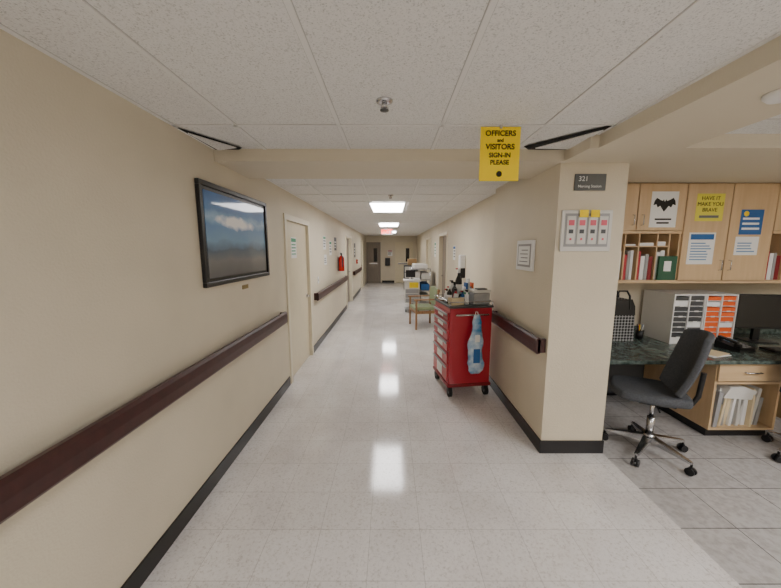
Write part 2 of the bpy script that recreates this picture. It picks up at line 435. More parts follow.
# ------------------------------------------------------------------ troffers
def troffer(x,y0,y1,w=0.6,m=None):
    e=empty('ceiling_light')
    h=w/2
    box('diffuser',x-h+0.03,x+h-0.03,y0+0.03,y1-0.03,CH-0.014,CH-0.008,m or M['light'],e)
    for n,(a,b,c,d) in {'frame_l':(x-h,x-h+0.03,y0,y1),'frame_r':(x+h-0.03,x+h,y0,y1),'frame_n':(x-h+0.03,x+h-0.03,y0,y0+0.03),'frame_f':(x-h+0.03,x+h-0.03,y1-0.03,y1)}.items():
        box(n,a,b,c,d,CH-0.018,CH-0.007,M['tbar'],e)
for y0 in (4.95,8.7,12.4): troffer(-0.05,y0,y0+1.25)
troffer(0,-1.9,-0.65); troffer(0,-3.4,-2.3)
troffer(2.75,-0.2,1.0); troffer(4.0,-0.2,1.0); troffer(3.4,-2.6,-1.4)

# ------------------------------------------------------------------ sprinklers
def sprinkler(x,y):
    e=empty('fire_sprinkler')
    lathe('escutcheon',[(0.042,0),(0.04,-0.006),(0.03,-0.012),(0.018,-0.013)],(x,y,CH-0.001),M['chrome'],e)
    cyl('body',(x,y,CH-0.013),(x,y,CH-0.035),0.014,M['chrome'],e)
    lathe('deflector',[(0.004,0),(0.022,-0.001),(0.022,-0.004),(0.004,-0.005)],(x,y,CH-0.043),M['dgrey'],e)
    for s in (-1,1): tube('arm_%d'%(s+2),[(x+s*0.012,y,CH-0.025),(x+s*0.018,y,CH-0.036),(x,y,CH-0.046)],0.003,M['chrome'],e)
sprinkler(-0.03,1.67); sprinkler(0.0,4.35)
e=empty('smoke_detector')
lathe('base',[(0.06,0),(0.06,-0.012),(0.045,-0.028),(0.02,-0.034)],(1.62,1.40,BZ-0.001),M['white'],e)

# ------------------------------------------------------------------ hanging yellow sign
ink=mat('ink_black',(25,20,15),0.7)
e=empty('hanging_sign')
yS=1.965
box('sheet',0.53,0.765,yS-0.001,yS+0.001,2.12,2.425,M['yellow'],e)
box('clip',0.64,0.655,yS-0.004,yS+0.004,2.415,2.434,M['chrome'],e)
for s,z,sz in (('OFFICERS',2.388,0.042),('and',2.35,0.026),('VISITORS',2.313,0.042),('SIGN-IN',2.266,0.036),('PLEASE',2.225,0.036)):
    text('text_'+s.lower(),s,(0.648,yS-0.002,z),sz,ink,'-Y',e,off=0.001)
cyl('dot',(0.648,yS-0.0035,2.16),(0.648,yS-0.001,2.16),0.017,ink,e)

# ------------------------------------------------------------------ exit sign
e=empty('exit_sign')
box('housing',-0.3,0.06,10.28,10.32,2.2,2.39,M['white'],e,0.004)
cyl('stem',(-0.12,10.3,2.39),(-0.12,10.3,2.434),0.02,M['white'],e)
text('letters','EXIT',(-0.12,10.275,2.29),0.17,M['exit'],'-Y',e,off=0.004)

# ------------------------------------------------------------------ picture on left wall
e=empty('framed_landscape_picture')
y0,y1,z0,z1=2.15,3.29,1.45,2.18; fx0,fx1=-A+0.001,-A+0.03
box('frame_bottom',fx0,fx1,y0,y1,z0,z0+0.035,M['blk'],e,0.004)
box('frame_top',fx0,fx1,y0,y1,z1-0.035,z1,M['blk'],e,0.004)
box('frame_near',fx0,fx1,y0,y0+0.035,z0+0.035,z1-0.035,M['blk'],e,0.004)
box('frame_far',fx0,fx1,y1-0.035,y1,z0+0.035,z1-0.035,M['blk'],e,0.004)
box('inner_mat',fx0,fx0+0.014,y0+0.035,y1-0.035,z0+0.035,z1-0.035,M['blk'],e)
box('print',fx0+0.014,fx0+0.018,y0+0.06,y1-0.06,z0+0.06,z1-0.06,M['pic'],e)
e=empty('picture_plaque'); box('plate',-A+0.0005,-A+0.006,2.72,2.83,1.37,1.405,M['brass'],e,0.001)

def poster(name,face,a0,a1,z0,z1,plane,m,lines=None,head=None):
    e=empty(name); t=0.002; g=0.0005
    if face=='-Y': box('sheet',a0,a1,plane-t,plane-g,z0,z1,m,e)
    elif face=='+X': box('sheet',plane+g,plane+t,a0,a1,z0,z1,m,e)
    else: box('sheet',plane-t,plane-g,a0,a1,z0,z1,m,e)
    def seg(n,u0,u1,v0,v1,mm):
        aa0=a0+(a1-a0)*u0; aa1=a0+(a1-a0)*u1; zz0=z0+(z1-z0)*v0; zz1=z0+(z1-z0)*v1
        if face=='-Y': box(n,aa0,aa1,plane-t-0.0008,plane-t,zz0,zz1,mm,e)
        elif face=='+X': box(n,plane+t,plane+t+0.0008,aa0,aa1,zz0,zz1,mm,e)
        else: box(n,plane-t-0.0008,plane-t,aa0,aa1,zz0,zz1,mm,e)
    if head: seg('header',0.06,0.94,0.78,0.95,head)
    if lines:
        for i in range(lines[0]):
            v=0.68-i*0.6/lines[0]
            seg('line_%d'%i,0.1,0.9-0.25*random.random(),v-0.25/lines[0],v,lines[1])
    return e
greyink=mat('ink_grey',(110,112,115),0.7)
poster('door_notice','+X',4.22,4.46,1.60,1.88,-A-0.03,M['paper'],(4,M['teal']),M['teal'])
poster('notice_paper','+X',6.1,6.35,1.72,1.98,-A,M['paper'],(3,greyink),M['teal'])
poster('notice_paper','+X',6.15,6.4,1.42,1.62,-A,M['paper'],(3,greyink),None)
poster('notice_paper','+X',6.7,6.95,1.6,1.9,-A,M['paper'],(3,greyink),M['teal'])
poster('notice_paper','+X',7.3,7.6,1.7,2.0,-A,M['dgrey'],(3,M['paper']),None)
poster('notice_paper','+X',11.2,11.7,1.45,1.95,-A,M['dgrey'],(3,M['paper']),None)
poster('info_paper','-X',9.6,9.9,1.5,1.95,RX,M['paper'],(3,M['teal']),M['teal'])
poster('info_paper','-X',6.7,6.95,1.5,1.8,RX,M['paper'],(3,greyink),M['blue'])
poster('evacuation_map','-Y',-0.15,0.1,1.4,1.7,YE,M['paper'],(3,greyink),M['red'])
e=empty('light_switch'); box('plate',-A+0.0005,-A+0.007,5.55,5.63,1.12,1.24,M['white'],e,0.002); box('toggle',-A+0.007,-A+0.014,5.58,5.6,1.16,1.2,M['offwhite'],e)

e=empty('fire_extinguisher')
xe,ye=-A+0.09,7.75
lathe('tank',[(0.065,0),(0.07,0.02),(0.07,0.30),(0.055,0.35),(0.022,0.37),(0.022,0.39)],(xe,ye,1.2),M['exting'],e)
box('valve',xe-0.02,xe+0.02,ye-0.03,ye+0.03,1.59,1.63,M['blk'],e)
box('lever',xe-0.012,xe+0.012,ye-0.1,ye+0.02,1.63,1.645,M['blk'],e)
tube('hose',[(xe,ye-0.03,1.6),(xe+0.04,ye-0.09,1.55),(xe+0.04,ye-0.1,1.3)],0.011,M['blk'],e)
box('wall_bracket',-A+0.0005,-A+0.02,ye-0.03,ye+0.03,1.2,1.55,M['dgrey'],e)
e=empty('fire_alarm_pull'); box('body',-A+0.0005,-A+0.05,11.9,12.02,1.2,1.36,M['exting'],e,0.005); box('handle',-A+0.05,-A+0.06,11.92,12.0,1.26,1.29,M['white'],e)
e=empty('fire_hose_cabinet'); box('box',-0.28,-0.02,YE-0.12,YE-0.0005,0.9,1.3,M['dgrey'],e,0.01); box('door',-0.26,-0.04,YE-0.13,YE-0.12,0.92,1.28,M['blk'],e)

# ------------------------------------------------------------------ column signs
e=empty('room_sign')
box('plate',1.385,1.62,2.459,2.469,2.155,2.275,M['sign'],e,0.002)
text('number','321',(1.41,2.458,2.238),0.05,M['paper'],'-Y',e,'LEFT')
text('label','Nursing Station',(1.41,2.458,2.185),0.028,M['paper'],'-Y',e,'LEFT')
e=empty('medical_gas_alarm_panel')
box('plate',1.305,1.69,2.452,2.4701,1.70,2.01,M['offwhite'],e,0.004)
box('inset',1.33,1.665,2.449,2.4525,1.735,1.985,M['grey'],e,0.001)
for i in range(4):
    x=1.342+i*0.082
    box('gauge_%d'%i,x,x+0.066,2.443,2.4495,1.755,1.965,M['offwhite'],e,0.003)
    box('gauge_light_%d'%i,x+0.012,x+0.054,2.4395,2.4432,1.895,1.935,M['pink'],e)
    box('gauge_slot_%d'%i,x+0.016,x+0.05,2.441,2.4435,1.835,1.865,M['dgrey'],e)
    box('gauge_button_%d'%i,x+0.026,x+0.04,2.440,2.4435,1.785,1.80,M['pink'],e)
for i in range(2):
    x=1.43+i*0.085
    box('tag_%d'%i,x,x+0.065,2.436,2.439,1.955,2.01,M['yellow'],e)
e=empty('framed_notice')
xx=1.2745
box('frame',xx-0.02,xx,2.80,3.16,1.52,1.80,M['white'],e,0.003)
box('mat',xx-0.0225,xx-0.02,2.84,3.12,1.555,1.765,M['grey'],e)
box('paper',xx-0.025,xx-0.0225,2.86,3.10,1.575,1.745,M['paper'],e)
for i in range(4): box('line_%d'%i,xx-0.026,xx-0.025,2.89,3.07-0.03*i%0.05,1.60+i*0.035,1.607+i*0.035,greyink,e)
e=empty('hand_sanitizer_dispenser')
box('housing',RX-0.11,RX-0.0005,5.75,5.89,1.38,1.62,M['white'],e,0.02)
box('lower',RX-0.10,RX-0.0005,5.76,5.88,1.2,1.38,M['blk'],e,0.012)
box('spout',RX-0.09,RX-0.05,5.8,5.84,1.17,1.2,M['dgrey'],e)

# ------------------------------------------------------------------ red crash cart
cart=empty('red_supply_cart',(0.875,3.80,0),math.radians(8))
hx,hy=0.25,0.30
box('body',-hx,hx,-hy,hy,0.15,1.06,M['red'],cart,0.012)
box('base_bumper',-hx-0.015,hx+0.015,-hy-0.015,hy+0.015,0.13,0.17,M['redd'],cart,0.01)
box('top_tray',-hx-0.012,hx+0.012,-hy-0.012,hy+0.012,1.06,1.085,M['dgrey'],cart,0.008)
zz=0.19
for i,h in enumerate((0.2,0.16,0.13,0.12,0.11,0.10)):
    box('drawer_%d'%i,-hx-0.018,-hx+0.001,-hy+0.025,hy-0.025,zz+0.006,zz+h-0.006,M['red'],cart,0.004)
    box('drawer_pull_%d'%i,-hx-0.036,-hx-0.018,-hy+0.05,hy-0.05,zz+h-0.04,zz+h-0.015,M['grey'],cart,0.004)
    box('drawer_label_%d'%i,-hx-0.0205,-hx-0.018,-0.1,0.1,zz+0.02,zz+h-0.045,M['paper'],cart)
    zz+=h
box('end_panel',-hx+0.03,hx-0.03,-hy-0.004,-hy+0.001,0.2,1.02,M['red'],cart,0.002)
tube('push_handle',[(-0.18,-hy,0.98),(-0.18,-hy-0.05,0.99),(0.18,-hy-0.05,0.99),(0.18,-hy,0.98)],0.011,M['chrome'],cart)
for n,(x,y) in enumerate(((-1,-1),(1,-1),(-1,1),(1,1))):
    cx,cy=x*(hx-0.03),y*(hy-0.04)
    cyl('caster_wheel_%d'%n,(cx-0.018,cy,0.06),(cx+0.018,cy,0.06),0.06,M['rubber'],cart)
    cyl('caster_hub_%d'%n,(cx-0.02,cy,0.06),(cx+0.02,cy,0.06),0.022,M['grey'],cart)
    box('caster_fork_%d'%n,cx-0.028,cx+0.028,cy-0.02,cy+0.02,0.122,0.135,M['dgrey'],cart)
    box('caster_plate_l_%d'%n,cx-0.028,cx-0.022,cy-0.02,cy+0.02,0.05,0.125,M['dgrey'],cart)
    box('caster_plate_r_%d'%n,cx+0.022,cx+0.028,cy-0.02,cy+0.02,0.05,0.125,M['dgrey'],cart)
tube('tray_rail',[(-hx,-hy,1.13),(hx,-hy,1.13),(hx,hy,1.13),(-hx,hy,1.13)],0.006,M['chrome'],cart,True)
for n,(x,y) in enumerate(((-1,-1),(1,-1),(-1,1),(1,1))): cyl('rail_post_%d'%n,(x*hx,y*hy,1.08),(x*hx,y*hy,1.13),0.006,M['chrome'],cart)
def on_cart(name, lx, ly, rz=0, z=1.086):
    p = Matrix.Rotation(math.radians(8),4,'Z') @ Vector((lx,ly,0))
    return empty(name,(0.875+p.x,3.80+p.y,z),math.radians(8)+rz)
e=on_cart('sharps_container',0.135,-0.19)
box('bin',-0.1,0.1,-0.075,0.075,0,0.14,M['grey'],e,0.015)
box('lid',-0.105,0.105,-0.08,0.08,0.14,0.175,M['offwhite'],e,0.012)
box('flap',-0.06,0.06,-0.082,0.0,0.175,0.19,M['dgrey'],e,0.005)
e=on_cart('tissue_box',-0.15,-0.2,0.1)
box('carton',-0.08,0.08,-0.05,0.05,0,0.08,M['manila'],e,0.003)
box('slot',-0.05,0.05,-0.02,0.02,0.08,0.082,M['dgrey'],e)
box('tissue',-0.03,0.03,-0.004,0.004,0.08,0.13,M['paper'],e,0.002,rot=(0.2,0.1,0))
e=on_cart('glove_box',0.11,-0.02,0.1)
box('carton',-0.11,0.11,-0.06,0.06,0,0.075,M['white'],e,0.003); box('band',-0.111,0.111,-0.061,0.061,0.02,0.045,M['blue'],e)
e=on_cart('glove_box',0.115,-0.02,-0.08,z=1.162)
box('carton',-0.10,0.10,-0.055,0.055,0,0.07,M['offwhite'],e,0.003); box('band',-0.101,0.101,-0.056,0.056,0.02,0.045,M['teal'],e)
e=on_cart('red_tray',0.15,0.2,0)
box('base',-0.08,0.08,-0.07,0.07,0,0.01,M['redd'],e)
box('side_a',-0.08,-0.07,-0.07,0.07,0.01,0.09,M['red'],e); box('side_b',0.07,0.08,-0.07,0.07,0.01,0.09,M['red'],e)
box('side_c',-0.07,0.07,-0.07,-0.06,0.01,0.09,M['red'],e); box('side_d',-0.07,0.07,0.06,0.07,0.01,0.09,M['red'],e)
for n in range(5): box('packet_%d'%n,-0.065+n*0.026,-0.048+n*0.026,-0.05,0.05,0.011,0.16+0.05*(n%3),[M['white'],M['blue'],M['paper'],M['grey'],M['orange']][n],e,0.002)
for n,(lx,ly,h,r,mm) in enumerate(((-0.02,-0.2,0.17,0.024,M['white']),(-0.19,-0.08,0.2,0.03,M['blk']),(-0.11,-0.07,0.17,0.028,M['red']),(-0.19,0.02,0.16,0.028,M['white']),(-0.09,0.03,0.24,0.034,M['dgrey']),(0.0,0.14,0.40,0.042,M['blk']),(-0.05,0.235,0.24,0.034,M['white']),(-0.04,-0.11,0.15,0.024,M['blue']))):
    e=on_cart('spray_bottle',lx,ly)
    lathe('bottle',[(r*0.9,0),(r,0.01),(r,h*0.62),(r*0.4,h*0.78),(r*0.4,h*0.85)],(0,0,0),mm,e)
    cyl('cap',(0,0,h*0.85),(0,0,h),r*0.45,M['blk'] if mm is not M['blk'] else M['white'],e)
    box('nozzle',-r*1.0,0,-0.008,0.008,h-0.015,h,M['red'] if n%2 else M['blk'],e)
    if n%2: cyl('label_band',(0,0,h*0.2),(0,0,h*0.5),r*1.02,M['paper'],e)
e=on_cart('clipboard',-0.17,0.2,0.0)
box('board',-0.07,0.07,-0.1,0.07,0,0.01,M['wood'],e); box('sheet',-0.065,0.065,-0.09,0.06,0.01,0.014,M['paper'],e)
box('clip',-0.03,0.03,0.045,0.068,0.014,0.022,M['chrome'],e)
e=empty('hanging_plastic_bag',(0.955,3.43,0),math.radians(8))
bmb=bmesh.new(); seg=20; rings=[]
for k in range(17):
    t=k/16; z=1.0-t*0.68
    w=0.03+0.054*math.sin(min(1,t*1.4)*math.pi/2)+(0.008*math.sin(t*17)); d=0.010+0.022*math.sin(t*math.pi*0.95)
    if k==16: w*=0.6; d*=0.4
    ring=[]
    for i in range(seg):
        a=2*math.pi*i/seg; j=1+0.14*math.sin(3*a+t*9)+0.08*random.uniform(-1,1)
        ring.append(bmb.verts.new((w*math.cos(a)*j, d*math.sin(a)*j-0.014, z)))
    rings.append(ring)
for a,b_ in zip(rings,rings[1:]):
    for i in range(seg): bmb.faces.new((a[i],a[(i+1)%seg],b_[(i+1)%seg],b_[i]))
bmb.faces.new(rings[0]); bmb.faces.new(rings[-1][::-1])
bmesh.ops.recalc_face_normals(bmb, faces=bmb.faces)
o=bm_obj('bag',bmb,M['bag'],e,True)
tube('tie',[(-0.02,-0.01,0.99),(-0.01,-0.0,1.03),(0.01,0.0,1.03),(0.02,-0.01,0.99)],0.004,M['white'],e)
box('label',-0.04,0.035,-0.056,-0.052,0.46,0.62,M['blue'],e); box('label_top',-0.03,0.025,-0.056,-0.052,0.7,0.78,M['white'],e)

# ------------------------------------------------------------------ green armchair
def armchair(loc, rz):
    c=empty('green_armchair',loc,rz)
    curved_pad('backrest',0.5,0.42,0.05,0.02,M['gpad'],c).location=(0,0.25,0.70)
    o=box('seat',-0.25,0.25,-0.26,0.22,0.41,0.48,M['gpad'],c,0.025,4)
    for s in (-1,1):
        x=s*0.285
        box('front_leg_%d'%(s+2),x-0.02,x+0.02,-0.26,-0.22,0,0.64,M['wood'],c,0.006)
        box('rear_leg_%d'%(s+2),x-0.02,x+0.02,0.22,0.26,0,0.86,M['wood'],c,0.006)
        box('arm_%d'%(s+2),x-0.028,x+0.028,-0.29,0.25,0.64,0.67,M['wood'],c,0.01)
        box('side_rail_%d'%(s+2),x-0.012,x+0.012,-0.22,0.22,0.35,0.41,M['wood'],c)
    box('front_rail',-0.27,0.27,-0.25,-0.225,0.35,0.41,M['wood'],c)
    box('rear_rail',-0.27,0.27,0.225,0.25,0.35,0.41,M['wood'],c)
    box('back_top_rail',-0.27,0.27,0.262,0.29,0.80,0.86,M['wood'],c,0.006)
    return c
armchair((0.74,6.95,0),math.radians(-80))

# ------------------------------------------------------------------ far equipment
e=empty('linen_cart',(0.92,10.0,0))
for n,(x,y) in enumerate(((-1,-1),(1,-1),(-1,1),(1,1))):
    cyl('post_%d'%n,(x*0.28,y*0.5,0.1),(x*0.28,y*0.5,1.18),0.014,M['chrome'],e)
    cyl('wheel_%d'%n,(x*0.28-0.015,y*0.5,0.05),(x*0.28+0.015,y*0.5,0.05),0.05,M['rubber'],e)
for n,z in enumerate((0.12,0.46,0.80,1.12)): box('shelf_%d'%n,-0.3,0.3,-0.52,0.52,z,z+0.025,M['grey'],e)
for n,(z,mm) in enumerate(((0.147,M['paper']),(0.487,M['blue']),(0.827,M['offwhite']))):
    box('linen_a_%d'%n,-0.27,-0.02,-0.48,0.48,z,z+0.24,M['offwhite'],e,0.03); box('linen_b_%d'%n,0.01,0.27,-0.48,0.48,z,z+0.2,mm,e,0.03)
box('cover_side',-0.305,-0.3,-0.52,0.52,0.14,1.15,M['offwhite'],e)
box('linen_stack',-0.22,0.22,-0.4,0.4,1.146,1.28,M['offwhite'],e,0.03)
e=empty('computer_workstation_cart',(0.60,8.8,0))
box('base',-0.2,0.2,-0.22,0.22,0.05,0.09,M['grey'],e,0.015)
for n,(x,y) in enumerate(((-1,-1),(1,-1),(-1,1),(1,1))): cyl('wheel_%d'%n,(x*0.17-0.012,y*0.19,0.03),(x*0.17+0.012,y*0.19,0.03),0.03,M['rubber'],e)
box('column',-0.04,0.04,-0.04,0.04,0.09,0.85,M['grey'],e)
box('cabinet',-0.2,0.2,-0.19,0.19,0.25,0.85,M['offwhite'],e,0.01)
for n in range(3): box('drawer_%d'%n,-0.185,0.185,-0.196,-0.19,0.27+n*0.13,0.385+n*0.13,M['grey'],e,0.003)
box('worktop',-0.24,0.24,-0.22,0.22,0.85,0.89,M['offwhite'],e,0.01)
box('yellow_label',-0.08,0.17,-0.199,-0.191,0.68,0.83,M['yellow'],e)
box('monitor_arm',-0.02,0.02,0.1,0.14,0.89,1.0,M['grey'],e); box('monitor',-0.17,0.1,0.06,0.1,0.95,1.15,M['blk'],e,0.005)
box('papers',0.05,0.2,-0.15,0.0,0.891,0.93,M['paper'],e,0.003)
e=empty('storage_cart',(0.85,12.9,0))
for n,(x,y) in enumerate(((-1,-1),(1,-1),(-1,1),(1,1))): cyl('wheel_%d'%n,(x*0.25-0.015,y*0.3,0.05),(x*0.25+0.015,y*0.3,0.05),0.05,M['rubber'],e)
box('body',-0.3,0.3,-0.35,0.35,0.1,1.1,M['dgrey'],e,0.01)
for n in range(4): box('drawer_%d'%n,-0.28,0.28,-0.365,-0.349,0.13+n*0.24,0.34+n*0.24,M['offwhite'],e,0.004)
box('box_on_top',-0.15,0.2,-0.2,0.2,1.1,1.35,M['cardb'],e,0.004)

# ------------------------------------------------------------------ nursing station: overhead cabinets
FY=3.15
cab=e=empty('overhead_cabinet')
X0,X1=1.815,4.8
box('carcass_top',X0,X1,FY+0.02,SY-0.003,BZ-0.03,BZ-0.002,M['maple'],e)
box('carcass_bottom',X0,X1,FY+0.0,SY-0.003,1.38,1.41,M['mapleX'],e)
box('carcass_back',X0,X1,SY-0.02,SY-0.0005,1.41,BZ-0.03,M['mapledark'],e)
box('mid_shelf',X0,2.87,FY+0.0,SY-0.02,1.87,1.895,M['mapleX'],e)
box('mid_shelf_right',3.765,X1,FY+0.0,SY-0.02,1.87,1.895,M['mapleX'],e)
for n,x in enumerate((X0+0.01,2.87,3.757,4.78)): box('side_%d'%n,x-0.01,x+0.01,FY+0.02,SY-0.02,1.41,BZ-0.03,M['maple'],e)
for n,(a,b,z) in enumerate(((1.95,2.405,1.90),(2.415,2.87,1.90),(2.88,3.315,1.40),(3.325,3.755,1.40),(3.765,4.26,1.90),(4.27,4.78,1.90))):
    box('door_panel_%d'%n,a,b,FY,FY+0.02,z,BZ-0.012,M['maple'],e,0.003)
    hxx = b-0.04 if n%2==0 else a+0.04
    zc = z+(0.1 if z>1.8 else 0.16)
    tube('handle_%d'%n,[(hxx,FY,zc-0.05),(hxx,FY-0.028,zc-0.045),(hxx,FY-0.028,zc+0.045),(hxx,FY,zc+0.05)],0.005,M['chrome'],e)
for n,x in enumerate((2.0,2.17,2.34,2.48,2.66,2.78,3.95,4.2)): box('divider_%d'%n,x-0.006,x+0.006,FY+0.03,SY-0.02,1.41,1.87,M['maple'],e)
for n,(a,b) in enumerate(((2.35,2.47),(2.49,2.65),(2.67,2.77))): box('cubby_shelf_%d'%n,a,b,FY+0.03,SY-0.02,1.74,1.752,M['maple'],e)
bc=[M['white'],M['red'],M['white'],M['grey'],M['redd'],M['paper'],M['white'],M['red'],M['grey']]
bi=0
def binders(xa,xb,dv):
    global bi
    x=xa
    while x<xb:
        w=random.uniform(0.03,0.045)
        hit=[d for d in dv if x-0.008<d<x+w+0.006]
        if hit: x=hit[0]+0.009; continue
        box('binder_%d'%bi,x,x+w-0.003,FY+0.04,FY+0.30,1.41,1.411+random.uniform(0.22,0.3),bc[bi%9],cab,0.003)
        x+=w; bi+=1
binders(2.01,2.75,(2.17,2.34,2.48,2.66)); bi=1; binders(3.78,4.3,(3.95,4.2))
for n,(a,b) in enumerate(((2.36,2.46),(2.5,2.64),(2.68,2.76))): box('paper_pile_%d'%n,a,b,FY+0.05,FY+0.3,1.752,1.77+0.012*n,M['paper'],cab)
box('green_binder_cover',2.68,2.86,FY+0.005,FY+0.028,1.41,1.65,M['green'],cab,0.004); box('green_binder_label',2.73,2.8,FY+0.003,FY+0.005,1.5,1.6,M['paper'],cab)

e=poster('bat_poster','-Y',2.53,2.79,1.93,2.27,FY,M['paper'])
bat=[(0,0.02),(0.012,0.045),(0.02,0.03),(0.045,0.04),(0.08,0.06),(0.1,0.03),(0.108,-0.01),(0.08,0.0),(0.065,-0.03),(0.04,-0.015),(0.02,-0.045),(0,-0.07)]
bat=bat+[(-x,z) for x,z in bat[::-1][1:-1]]
prism('bat',[(2.66+x,2.15+z) for x,z in bat],'Y',FY-0.004,FY-0.0015,ink,e)
box('caption',2.58,2.74,FY-0.004,FY-0.0015,2.0,2.015,ink,e); box('caption_b',2.6,2.72,FY-0.004,FY-0.0015,1.965,1.98,ink,e)
e=poster('yellow_notice','-Y',2.97,3.24,1.99,2.25,FY,mat('pale_yellow',(228,218,80),0.6))
for i,s in enumerate(('HAVE IT','MAKE YOU','BRAVE')): text('t%d'%i,s,(3.105,FY-0.003,2.205-i*0.055),0.05,ink,'-Y',e)
box('t_sub',3.01,3.2,FY-0.003,FY-0.0015,2.02,2.045,greyink,e)
inkb=mat('ink_blue',(110,150,190),0.7)
poster('info_sheet','-Y',2.94,3.20,1.57,1.88,FY,M['paper'],(7,inkb),M['blue'])
e=poster('blue_notice','-Y',3.42,3.64,1.86,2.10,FY,M['blue'],(3,M['paper']),None)
cyl('emblem',(3.47,FY-0.004,2.06),(3.47,FY-0.0015,2.06),0.025,M['yellow'],e)
poster('info_sheet','-Y',3.40,3.63,1.66,1.84,FY,M['paper'],(4,inkb),None)

# ------------------------------------------------------------------ desk
e=empty('nurse_desk')
DZ=0.76
box('countertop',1.815,4.9,2.62,SY-0.013,DZ-0.035,DZ,M['counter'],e,0.006)
box('backsplash',1.815,4.9,SY-0.03,SY-0.013,DZ,DZ+0.09,M['counter'],e)
box('left_support',1.82,1.85,2.75,SY-0.02,0,DZ-0.035,M['maple'],e)
box('apron',1.85,2.86,3.40,3.42,0.1,DZ-0.035,M['dgrey'],e)
px0,px1,py0=2.90,3.5,2.68
box('ped_left',px0-0.0,px0+0.02,py0,SY-0.1,0.1,DZ-0.035,M['maple'],e)
box('ped_right',px1-0.02,px1,py0,SY-0.1,0.1,DZ-0.035,M['maple'],e)
box('ped_floor',px0,px1,py0,SY-0.1,0.08,0.1,M['mapleX'],e)
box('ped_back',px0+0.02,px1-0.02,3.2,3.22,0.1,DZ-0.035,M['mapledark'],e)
box('ped_shelf',px0+0.02,px1-0.02,py0,3.2,0.52,0.54,M['mapleX'],e)
box('ped_kick',px0+0.02,px1-0.02,py0+0.04,3.4,0,0.08,M['black'],e)
box('drawer_front',px0+0.005,px1-0.005,py0-0.02,py0,0.555,DZ-0.04,M['mapleX'],e,0.003)
tube('drawer_handle',[(3.13,py0-0.02,0.64),(3.14,py0-0.045,0.64),(3.26,py0-0.045,0.64),(3.27,py0-0.02,0.64)],0.006,M['chrome'],e)
box('right_ped_front',4.0,4.6,2.70,2.72,0.1,DZ-0.035,M['maple'],e)
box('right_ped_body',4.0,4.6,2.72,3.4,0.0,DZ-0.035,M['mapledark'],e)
e=empty('file_folder_stack')
x=px0+0.05; i=0
while x<px1-0.11:
    w=random.uniform(0.018,0.04); h=random.uniform(0.24,0.36); lean=random.uniform(-0.01,0.05); yy=py0+0.01+random.uniform(0,0.06)
    wb=w*0.9
    prism('folder_%d'%i,[(x,0.101),(x+wb,0.101),(x+wb+lean,0.103+h*random.uniform(0.85,1)),(x+lean,0.103+h)],'Y',yy,py0+0.3,random.choice([M['manila'],M['offwhite'],M['paper'],M['manila'],M['grey']]),e)
    x+=w+0.003; i+=1
prism('top_bag',[(px0+0.12,0.38),(px0+0.38,0.36),(px0+0.42,0.44),(px0+0.3,0.485),(px0+0.18,0.48)],'Y',py0+0.02,py0+0.25,M['offwhite'],e)

def sorter(x0,x1,mslot,fy=3.12,zt=1.27):
    e=empty('paper_sorter'); z0=DZ
    by=SY-0.04
    box('side_l',x0,x0+0.01,fy,by,z0,zt,M['white'],e); box('side_r',x1-0.01,x1,fy,by,z0,zt,M['white'],e)
    box('top',x0+0.01,x1-0.01,fy,by,zt-0.012,zt,M['white'],e); box('bottom',x0+0.01,x1-0.01,fy,by,z0,z0+0.012,M['white'],e)
    box('back',x0+0.01,x1-0.01,by-0.01,by,z0+0.012,zt-0.012,M['dgrey'],e)
    xm=(x0+x1)/2
    box('centre',xm-0.005,xm+0.005,fy,by-0.01,z0+0.012,zt-0.012,M['white'],e)
    n=9; dz=(zt-z0-0.024)/n
    for k in range(n):
        z=z0+0.012+k*dz
        for a,b,q in ((x0+0.01,xm-0.005,0),(xm+0.005,x1-0.01,1)):
            if k: box('shelf_%d_%d'%(q,k),a,b,fy+0.002,by-0.01,z-0.0025,z+0.0025,M['white'],e)
            mm = mslot if (k*2+q)%7 else M['paper']
            box('papers_%d_%d'%(q,k),a+0.004,b-0.004,fy+0.004+random.uniform(0,0.01),by-0.03,z+0.003,z+dz*random.uniform(0.7,0.9),mm,e)
            if (k+q)%2: box('tab_%d_%d'%(q,k),(a+b)/2-0.02,(a+b)/2+0.02,fy-0.001,fy+0.002,z-0.005,z+0.008,M['paper'],e)
    return e
sorter(2.85,3.165,M['dgrey']); sorter(3.175,3.49,M['orange'])
e=empty('checkered_tote_bag')
prism('bag_body',[(2.24,DZ),(2.56,DZ),(2.54,1.12),(2.50,1.2),(2.28,1.2),(2.26,1.1)],'Y',3.22,3.38,M['check'],e)
prism('bag_flap',[(2.262,1.04),(2.543,1.04),(2.535,1.13),(2.50,1.205),(2.28,1.205),(2.262,1.13)],'Y',3.212,3.222,M['blk'],e)
tube('strap',[(2.32,3.215,1.1),(2.33,3.215,1.24),(2.36,3.22,1.29),(2.44,3.22,1.29),(2.47,3.215,1.24),(2.48,3.215,1.1)],0.01,M['blk'],e)
tube('strap_back',[(2.32,3.385,1.1),(2.33,3.38,1.24),(2.36,3.38,1.28),(2.44,3.38,1.28),(2.47,3.38,1.24),(2.48,3.385,1.1)],0.01,M['blk'],e)
e=empty('computer_monitor',(3.84,3.2,DZ),math.radians(-8))
box('panel',-0.25,0.25,-0.02,0.02,0.14,0.5,M['blk'],e,0.006); box('screen',-0.235,0.235,-0.023,-0.02,0.16,0.485,M['screen'],e)
box('neck',-0.03,0.03,0.02,0.05,0.01,0.3,M['blk'],e); box('foot',-0.13,0.13,-0.08,0.1,0.0,0.014,M['blk'],e,0.004)
e=empty('keyboard',(3.8,2.88,DZ),math.radians(-5))
box('base',-0.22,0.22,-0.07,0.07,0.0,0.018,M['blk'],e,0.004)
for r in range(4):
    for c in range(14): box('key_%d_%d'%(r,c),-0.205+c*0.0295,-0.18+c*0.0295,-0.058+r*0.03,-0.034+r*0.03,0.018,0.024,M['dgrey'],e)
